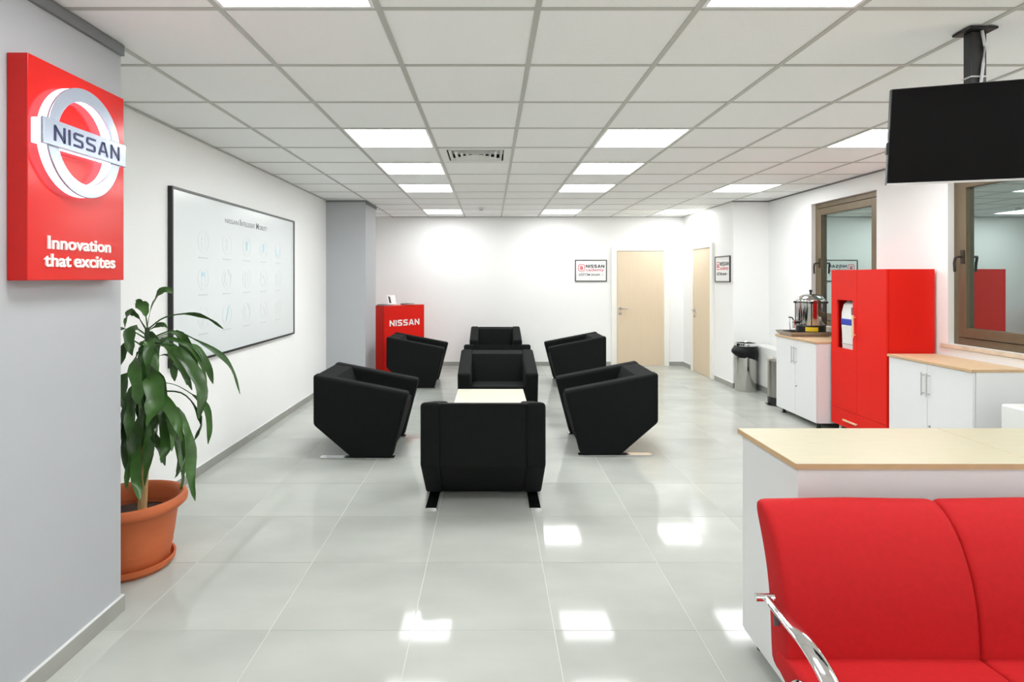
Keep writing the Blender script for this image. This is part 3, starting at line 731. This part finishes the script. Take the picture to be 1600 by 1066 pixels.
MB().tube([tp(.130, .125), tp(.215, .125)], .013, 12).build('tap', 'black_plastic', t, smooth=50)
MB().tube([tp(.205, .15), tp(.205, .06)], .013, 12).build('tap_spout', 'chrome', t, smooth=50)
MB().tube([tp(.205, .145), tp(.225, .175), tp(.265, .180)], .007, 8).build('tap_lever', 'black_plastic', t, smooth=50)
MB().tube([tp(.145, .13), tp(.165, .15), tp(.165, .33)], .005, 8).build('sight_tube', 'chrome', t, smooth=50)
MB().tube([tp(.250, .165), tp(.255, .12), tp(.250, .05), tp(.23, .003)], .0035, 8).build('drain_hose', 'frame_grey', t, smooth=50)
t = thing('glass_jar', 'small glass jar between the tea urn and the red cabinet', 'jar', (3.685, 6.29, ZT))
MB().lathe([(0, .0005), (.05, .0005), (.056, .008), (.056, .105), (.046, .122), (0, .122)], (3.685, 6.29, ZT), 28).build('jar_body', 'jar_glass', t, smooth=50)
MB().lathe([(0, .1225), (.050, .1225), (.050, .150), (.044, .155), (0, .156)], (3.685, 6.29, ZT), 28).build('lid', 'paper', t, smooth=50)

# ---- low convector units
def convector(lab, x0, y0, y1, h):
    t = thing('convector_heater', lab, 'heater', ((x0+XR)/2, (y0+y1)/2, 0))
    MB().box(x0, y0, .075, XR-.014, y1, h).build('housing', 'unit_white', t, bevel=.018, seg=3)
    MB().box(x0+.02, y0+.02, 0, XR-.014, y1-.02, .074).build('plinth', 'unit_grille', t)
    for q in range(4): MB().box(x0+.012, y0+.02, .008+q*.017, x0+.0195, y1-.02, .018+q*.017).build('grille_slat', 'unit_grille', t)
convector('low white convector unit behind the two steel bins', 3.54, 6.96, 8.06, .60)
convector('pale grey convector unit at the right edge under the near window', 3.345, 2.95, 3.93, .668)

# ---- bins
BC = (3.372, 7.915, 0)
t = thing('pedal_bin', 'polished steel bin lined with a black bag in the corner', 'bin', BC)
MB().lathe([(0, 0.0), (.132, 0), (.136, .008), (.137, .60), (.131, .60), (.131, .03), (0, .03)], BC, 40).build('body', 'steel_polished', t, smooth=40)
MB().lathe([(.128, .592), (.139, .592), (.141, .604), (.139, .632), (.130, .636), (.126, .63)], BC, 40).build('rim', 'chrome', t, smooth=40)
m = MB(); n = 56; rows = 10; vs = []; fs = []
for j in range(rows):
    q = j/(rows-1)
    for i in range(n):
        a_ = 2*math.pi*i/n
        low = .445-.03*math.cos(a_+.5)+.012*math.sin(a_*3)
        z = .596+(low-.596)*q
        r = .1405+.012*math.sin(math.pi*q)+.006*math.sin(a_*7+q*5)*q+.004*math.sin(a_*13-q*3)*q
        r += .062*max(0, math.cos(a_-math.pi*1.12))**7*math.sin(math.pi*min(1, q*.95+.05))**1.5
        vs.append((BC[0]+r*math.cos(a_), BC[1]+r*math.sin(a_), z))
for j in range(rows-1):
    for i in range(n): fs.append((j*n+i, j*n+(i+1) % n, (j+1)*n+(i+1) % n, (j+1)*n+i))
m.add(vs, fs).build('bin_bag', 'black_bag', t, smooth=70)
BC2 = (3.385, 7.03, 0)
t = thing('pedal_bin', 'slim brushed steel pedal bin half hidden by the white cabinet', 'bin', BC2)
MB().lathe([(0, 0), (.112, 0), (.122, .02), (.124, .10), (0, .10)], BC2, 36).build('base', 'black_plastic', t, smooth=40)
MB().lathe([(0, .1005), (.122, .1005), (.122, .515), (0, .515)], BC2, 36).build('body', 'steel', t, smooth=40)
MB().lathe([(0, .516), (.124, .516), (.125, .53), (.110, .548), (.05, .556), (0, .557)], BC2, 36).build('lid', 'steel_polished', t, smooth=40)
MB().box(BC2[0]-.152, BC2[1]-.02, .012, BC2[0]-.10, BC2[1]+.02, .022).build('pedal', 'black_plastic', t, bevel=.002)

# ---- television on a ceiling pole
PT = (2.03, 2.51)
t = thing('television', 'flat black television hanging from a black ceiling pole', 'television', (PT[0], PT[1], ZC-.002))
MB().box(PT[0]-.058, PT[1]-.05, ZC-.012, PT[0]+.058, PT[1]+.05, ZC-.0015).build('ceiling_plate', 'tv_case', t, bevel=.002)
MB().box(PT[0]-.032, PT[1]-.022, 2.20, PT[0]+.032, PT[1]+.022, ZC-.012).build('pole', 'tv_case', t, bevel=.004)
MB().box(PT[0]-.026, PT[1]-.018, 2.0, PT[0]+.026, PT[1]+.018, 2.21).build('pole_inner', 'frame_black', t, bevel=.004)
MB().box(PT[0]-.034, PT[1]-.024, 2.325, PT[0]+.034, PT[1]+.024, 2.331).build('collar', 'silver', t)
MB().tube([(PT[0]+.01, PT[1]-.025, ZC-.012), (PT[0]+.018, PT[1]-.030, 2.45), (PT[0]+.012, PT[1]-.029, 2.38), (PT[0]+.004, PT[1]-.027, 2.30), (PT[0]+.004, PT[1]-.026, 2.2)], .006, 8).build('cable', 'cable_white', t, smooth=60)
MT = Matrix.Translation((2.033, 2.424, 2.082)) @ Matrix.Rotation(R(-16.85), 4, 'Z') @ Matrix.Rotation(R(8.8), 4, 'X')
cs = MB().box(-.365, 0, -.199, .365, .028, .199).xf(MT).build('casing', 'tv_case', t, bevel=.004)
MB().box(-.362, -.0012, -.190, .362, -.0002, .196).xf(MT).build('screen', 'tv_screen', t)
MB().box(-.364, -.0016, -.199, .364, .004, -.1905).xf(MT).build('bottom_strip', 'silver', t)
MB().box(-.26, .028, -.16, .26, .055, .10).xf(MT).build('rear_housing', 'tv_case', t, bevel=.01)
MB().box(-.06, .055, -.07, .06, .075, .07).xf(MT).build('bracket', 'tv_case', t)
MB().box(-.371, .004, -.07, -.363, .022, -.02).xf(MT).build('side_knob', 'tv_case', t, bevel=.002)

# ---- red bench with chrome arms
t = thing('waiting_bench', 'red upholstered bench with chrome armrests before the white cabinets', 'bench', (1.41, 1.5, 0))
bk = [(1.712, .315), (1.716, .42), (1.724, .522), (1.750, .627), (1.798, .718), (1.846, .764), (1.890, .788), (1.932, .782), (1.936, .745), (1.905, .690), (1.868, .61), (1.845, .52), (1.835, .40), (1.830, .315)]
st = [(1.80, .300), (1.80, .396), (1.70, .397), (1.60, .402), (1.42, .416), (1.28, .418), (1.215, .405), (1.185, .370), (1.20, .325), (1.25, .300)]
W0, W1 = .853, .560
def pillow(prof, xa, xb, rr, ins):
    P = [Vector(p) for p in prof]; n = len(P); area = sum(P[i].x*P[(i+1) % n].y-P[(i+1) % n].x*P[i].y for i in range(n)); sg = 1 if area > 0 else -1
    # round the outline itself, then inset it towards both ends
    Q = []
    for i in range(n):
        a_, b_, c_ = P[i-1], P[i], P[(i+1) % n]
        for q in (.22, .5, .78): Q.append((a_+b_)/2*(1-q)**2+b_*2*q*(1-q)+(b_+c_)/2*q*q)
    n = len(Q); N = []
    for i in range(n):
        d = (Q[(i+1) % n]-Q[i-1]).normalized(); N.append(Vector((-d.y, d.x))*sg)
    m = MB(); vs = []; fs = []; sec = []
    for q in (0, .12, .3, .55, 1.0): sec.append((xa+rr*q, ins*(1-math.sqrt(1-(1-q)**2))))
    sec.append(((xa+xb)/2, -.004))
    for q in (1.0, .55, .3, .12, 0): sec.append((xb-rr*q, ins*(1-math.sqrt(1-(1-q)**2))))
    for x, k_ in sec: vs += [(x, Q[i].x+N[i].x*k_, Q[i].y+N[i].y*k_) for i in range(n)]
    for j in range(len(sec)-1):
        for i in range(n): fs.append((j*n+i, j*n+(i+1) % n, (j+1)*n+(i+1) % n, (j+1)*n+i))
    fs.append(list(range(n))[::-1]); fs.append([(len(sec)-1)*n+i for i in range(n)])
    return m.add(vs, fs)
for k in range(2):
    xa = W0+k*W1+.0005; xb = W0+(k+1)*W1-.0005
    c = pillow(bk, xa, xb, .024, .016).build('back_cushion', 'red_fabric', t, smooth=75)
    pillow(st, xa-.004 if k == 0 else xa, xb+.004 if k == 1 else xb, .024, .016).build('seat_cushion', 'red_fabric', t, smooth=75)
    if k == 0: MB().box(xa-.016, 1.768, .462, xa+.012, 1.771, .500).build('fabric_tag', 'frame_grey', c)
for s, xx in ((-1, .806), (1, W0+2*W1+.040)):
    P = [Vector((xx, y, z)) for y, z in ((1.752, .554), (1.70, .558), (1.634, .561), (1.540, .560), (1.469, .547), (1.412, .524), (1.34, .478), (1.28, .40), (1.24, .28), (1.215, .15), (1.205, .006))]
    P = catmull(P, 5)
    n = 16; MB().sweep(P, lambda q: [((.012+.012*min(1, q*4))*math.cos(2*math.pi*k/n), .0085*math.sin(2*math.pi*k/n)) for k in range(n)], (0, 0, 1)).build('armrest', 'chrome', t, smooth=60)
    MB().tube([(xx-s*-.004-.028 if s < 0 else xx+.028, 1.752, .556), (xx+.022 if s < 0 else xx-.022, 1.752, .555)], .0115, 14).build('arm_pin', 'chrome', t, smooth=50)
    MB().tube(catmull([Vector((xx-s*.16, y, z)) for y, z in ((1.55, .285), (1.66, .25), (1.74, .14), (1.78, .014))], 5), .014, 14).build('rear_leg', 'chrome', t, smooth=50)
    MB().tube(catmull([Vector((xx+.018*-s, y, z)) for y, z in ((1.66, .34), (1.60, .405), (1.52, .426), (1.42, .420), (1.31, .375))], 5), .011, 12).build('side_rail', 'chrome', t, smooth=50)
MB().tube([(.80, 1.62, .285), (W0+2*W1+.046, 1.62, .285)], .014, 12).build('seat_beam', 'chrome', t, smooth=50)
MB().tube([(.80, 1.32, .285), (W0+2*W1+.046, 1.32, .285)], .014, 12).build('seat_beam', 'chrome', t, smooth=50)
